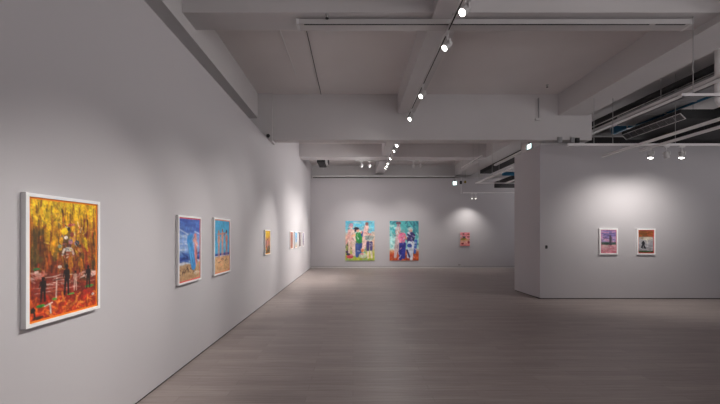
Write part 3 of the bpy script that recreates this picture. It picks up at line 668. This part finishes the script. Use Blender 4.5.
# fan coil unit with a slanted linear grille
fc = thing('fan_coil_unit', (7.16, 7.46, 4.04), 'dark fan coil unit with a pale slanted grille above the partition', 'air unit')
MB().extrude_y([(.155, .113), (.9, .113), (.9, .32), (.03, .32), (.03, .238)], 0, 1.64).build('casing', M['darkduct'], fc, .004)
def slant(a, b):   # a: 0 upper edge .. 1 lower edge, b: outwards offset
    return (.03 + .125 * a - b * .707, .24 - .125 * a - b * .707)
g = MB()
gl = .0125 / .177
def gbar(a0, a1, y0, y1, mb, b0=.002, b1=.014):
    mb.extrude_y([slant(a0, b0), slant(a1, b0), slant(a1, b1), slant(a0, b1)], y0, y1)
gbar(0, gl, 0, 1.64, g); gbar(1 - gl, 1, 0, 1.64, g); gbar(gl, 1 - gl, 0, .016, g); gbar(gl, 1 - gl, 1.624, 1.64, g)
g.build('grille_frame', M['frame'], fc)
for k in range(6):
    s = MB(); a = .15 + k * .13
    gbar(a, a + .035, .016, 1.624, s, .002, .01); s.build('louvre', M['greyduct'], fc)
for k in range(1, 8):
    s = MB(); gbar(gl, 1 - gl, .205 * k - .004, .205 * k + .004, s, .002, .012); s.build('divider', M['greyduct'], fc)
for y in (.2, 1.45): MB().tube([(.5, y, .35), (.5, y, CEIL - 4.04)], .007, 8).build('hanger_rod', M['steel'], fc)

dd = thing('air_duct', (8.15, 3.2, 3.95), 'large black lagged duct in the far side of the service bay', 'duct')  # black body added for the shade beside and below the fan coil
MB().box(0, 0, 0, 1.5, 6.4, .5).build('body', M['darkduct'], dd, .02)
for y in (.5, 2.5, 4.5): MB().tube([(.75, y, .45), (.75, y, CEIL - 3.95)], .008, 8).build('hanger_rod', M['steel'], dd)
e = [(6.66, 6.2, CEIL)] + [(6.66, 6.2, 4.1)] + [(6.66 + .13 - .13 * math.cos(a), 6.2, 4.1 - .13 * math.sin(a)) for a in [i * R90 / 6 for i in range(1, 7)]] + [(7.9, 6.2, 3.97)]
conduit('ceiling_drain_pipe', e, .05, 'rail', 'white bent pipe dropping in the service bay near the picture edge', 'pipe', 14)

# far bay beyond the partition
wt2 = thing('cable_tray', (5.3, 10.4, 4.2), 'short pale cable tray in the bay beyond the partition block', 'cable tray')
MB().box(0, 0, 0, .09, 2.4, .01).box(0, 0, 0, .01, 2.4, .06).box(.08, 0, 0, .09, 2.4, .06).build('tray', M['rail'], wt2)
for y in (.3, 2.2): MB().tube([(.045, y, .01), (.045, y, CEIL - 4.2 if False else 4.55 - 4.2)], .006, 8).build('hanger_rod', M['steel'], wt2)
bd_ = thing('air_duct', (6.75, 10.75, 4.16), 'wide black lagged duct crossing above the back of the partition block', 'duct')  # added shape that hides the brightly lit far bay
MB().box(0, 0, 0, 3.9, 1.6, .54).build('body', M['darkduct'], bd_, .02)
for x in (.6, 3.2): MB().tube([(x, .9, .53), (x, .9, CEIL - 4.16)], .008, 8).build('hanger_rod', M['steel'], bd_)
fd = thing('air_duct', (6.35, 13.6, 3.72), 'dark flat duct hung in the bay near the end wall', 'duct')
MB().box(0, 0, 0, 1.4, 1.7, .26).build('body', M['darkduct'], fd, .01)
for y in (.2, 1.5): MB().tube([(.4, y, .25), (.4, y, CEIL - 3.72)], .008, 8).build('hanger_rod', M['steel'], fd)
f2 = thing('air_duct', (5.9, 10.2, 4.45), 'dark lengthwise duct tucked beside the wide beam beyond the partition', 'duct')
MB().box(0, 0, 0, .5, 5.6, .18).build('body', M['darkduct'], f2, .01)
for y in (.4, 5.2): MB().tube([(.25, y, .17), (.25, y, CEIL - 4.45)], .008, 8).build('hanger_rod', M['steel'], f2)
hung_pipe('hanging_pipe', [(5.6, 11.4, 4.02), (6.7, 11.4, 4.02)], .035, 'rail', 'pale cross pipe in the bay beyond the partition block', 'pipe', (.5,), 4.449)
hung_pipe('hanging_pipe', [(5.5, 12.5, 3.85), (7.2, 12.5, 3.85)], .07, 'teal', 'teal lagged pipe in the bay beyond the partition block', 'pipe', (.5,), 4.449)

# ------------------------------------------------------------------ signs and small fittings
def exit_sign(loc, rz, w, h, label, face_y=True):
    t = thing('exit_sign', loc, label, 'exit sign', 'lit exit signs', rz)
    MB().box(-w / 2 - .012, 0, -h / 2 - .012, w / 2 + .012, .035, h / 2 + .012).build('housing', M['white'], t, .004)
    MB().box(-w / 2, -.004, -h / 2, w / 2, 0.001, h / 2).build('panel', M['exit'], t)
    # running figure pictogram and doorway
    s = h / .16
    m = MB()
    y0, y1 = -.0065, -.0035
    def q(a, b, wd):
        a = Vector(a) * s; b = Vector(b) * s; d = (b - a).normalized(); n = Vector((-d.y, d.x)) * wd * s * .5
        m.extrude_y([(a + n)[:], (b + n)[:], (b - n)[:], (a - n)[:]], y0, y1)
    q((-.035, .03), (-.02, -.01), .024); q((-.02, -.01), (.012, -.026), .014); q((.012, -.026), (.006, -.06), .012)
    q((-.02, -.01), (-.045, -.035), .014); q((-.045, -.035), (-.08, -.03), .012); q((-.035, .028), (-.065, .012), .011); q((-.035, .028), (-.002, .012), .011)
    m.lathe([(0, -.0001), (.014 * s, 0), (0, .0001)], 12)
    hd = MB(); c = Vector((-.028, .052)) * s; r = .014 * s
    hd.extrude_y([(c.x + r * math.cos(i * math.pi / 6), c.y + r * math.sin(i * math.pi / 6)) for i in range(12)], y0, y1)
    m.bm.free(); m = MB()
    q((-.035, .03), (-.02, -.01), .024); q((-.02, -.01), (.012, -.026), .014); q((.012, -.026), (.006, -.06), .012)
    q((-.02, -.01), (-.045, -.035), .014); q((-.045, -.035), (-.08, -.03), .012); q((-.035, .028), (-.065, .012), .011); q((-.035, .028), (-.002, .012), .011)
    m.extrude_y([(c.x + r * math.cos(i * math.pi / 6), c.y + r * math.sin(i * math.pi / 6)) for i in range(12)], y0, y1)
    hd.bm.free()
    m.build('pictogram', M['exitgreen'], t)
    MB().box(-.03, .0, h / 2 + .012, .03, .03, h / 2 + .05).build('bracket', M['black'], t)
    return t
exit_sign((4.745, 9.16, 3.985), -R90, .2, .115, 'lit exit sign on the column side above the partition block')
es = exit_sign((4.64, 15.5, 3.96), 0, .16, .15, 'lit exit sign hanging before the end wall near the partition')
MB().tube([(0, .017, .13), (0, .017, CEIL - 3.96)], .006, 8).build('hanger_rod', M['steel'], es)
jb = thing('speaker_box', (4.93, 15.5, 4.0), 'small dark box hanging beside the far exit sign', 'box')
MB().box(-.04, 0, -.07, .04, .08, .07).build('body', M['darkduct'], jb, .006)
MB().tube([(0, .04, .06), (0, .04, CEIL - 4.0)], .006, 8).build('hanger_rod', M['steel'], jb)
yl = thing('alarm_lamp', (5.13, 15.55, 4.03), 'small dull yellow lamp hanging beside the far exit sign', 'lamp')
MB().lathe([(0, .06), (.035, .055), (.05, .02), (.05, -.04), (.03, -.06), (0, -.06)], 16).build('body', M['brass'], yl, 0, True)
MB().tube([(0, 0, .05), (0, 0, 4.55 - 4.03)], .006, 8).build('hanger_rod', M['steel'], yl)
hp = conduit('hanger_pole', [(5.0, 15.72, 3.5), (5.0, 15.72, 4.545)], .012, 'rail', 'thin pale pole hanging from the wide beam before the end wall', 'pole', 8)

sc_ = thing('security_camera', (-2.07, 8.345, 4.03), 'small black dome camera on the column head above the long wall', 'camera')
MB().box(-.035, -.03, -.01, .035, 0, .06).build('mount', M['white'], sc_, .004)
MB().lathe([(0, .035), (.03, .03), (.045, .005), (.045, -.01), (.035, -.035), (.018, -.05), (0, -.054)], 18, (0, -.05, 0)).build('dome', M['black'], sc_, 0, True)

sw = thing('wall_sensor', (4.83, PY, 1.3), 'tiny black sensor on the partition block near its corner', 'sensor')
MB().box(-.028, -.02, -.042, .028, 0, .042).build('body', M['black'], sw, .006)
MB().box(-.012, -.024, -.01, .012, -.019, .015).build('button', M['darkduct'], sw)
so = thing('wall_socket', ((459.3 - 353) * P, BY, .15), 'small white power socket low on the end wall', 'socket')
MB().box(-.06, -.012, -.04, .06, 0, .04).build('plate', M['skirt'], so, .003)
for x in (-.028, .028):
    MB().box(x - .02, -.0145, -.022, x + .02, -.011, .022).build('outlet', M['gap'], so)

for u, w, h, lab in ((560, .1, .15, 'small grey box fixed to the deepest beam just over the partition corner'), (572.5, .07, .14, 'slim grey box fixed to the deepest beam beside a darker box'), (577.5, .09, .13, 'dark box fixed to the deepest beam under the wide lengthwise beam')):
    x = (u - 353) / 340 * 8.36
    b = thing('wall_mounted_box', (x, 8.37, 3.87), lab, 'box', 'boxes on the foot of the deepest beam')
    MB().box(-w / 2, -.03, 0, w / 2, .03, h - .015).build('body', M['greyduct' if u < 577 else 'darkduct'], b, .005)
    MB().box(-w / 2 - .004, -.034, h - .015, w / 2 + .004, .03, h).build('lid', M['skirt'], b)

# ------------------------------------------------------------------ camera, world, view
cd = bpy.data.cameras.new('camera'); cam = bpy.data.objects.new('camera', cd); COL.objects.link(cam)
cam.location = (0, 0, EYE); cam.rotation_euler = (R90, 0, 0)
cd.sensor_width = 36; cd.lens = 340 / 720 * 36
cd.shift_x = 7 / 720; cd.shift_y = 33 / 720
cd.clip_start = .05
SC.camera = cam

w = bpy.data.worlds.new('world'); SC.world = w; w.use_nodes = True
WN, WL = w.node_tree.nodes, w.node_tree.links
wtc = WN.new('ShaderNodeTexCoord'); wsp = WN.new('ShaderNodeSeparateXYZ'); wrp = WN.new('ShaderNodeValToRGB')
wmr = WN.new('ShaderNodeMapRange'); wmr.inputs['From Min'].default_value = -1; wmr.inputs['From Max'].default_value = 1
WL.new(wtc.outputs['Generated'], wsp.inputs['Vector']); WL.new(wsp.outputs['Z'], wmr.inputs['Value']); WL.new(wmr.outputs['Result'], wrp.inputs['Fac'])
wrp.color_ramp.elements[0].position = .46; wrp.color_ramp.elements[0].color = (1.0, .965, .97, 1)     # brighter lower half, added to light the ceiling
wrp.color_ramp.elements[1].position = .54; wrp.color_ramp.elements[1].color = (.17, .178, .195, 1)     # dimmer upper half of the added fill light
WL.new(wrp.outputs['Color'], w.node_tree.nodes['Background'].inputs['Color'])
w.node_tree.nodes['Background'].inputs['Strength'].default_value = WORLD

vs = SC.view_settings
SC.display_settings.display_device = 'sRGB'
vs.view_transform = 'Standard'; vs.look = 'None'; vs.gamma = 1; vs.exposure = 0.4
vs.use_curve_mapping = False
cy = SC.cycles
cy.use_denoising = True
cy.max_bounces = 10; cy.diffuse_bounces = 8; cy.glossy_bounces = 4
cy.caustics_reflective = False; cy.caustics_refractive = False
cy.sample_clamp_indirect = 6
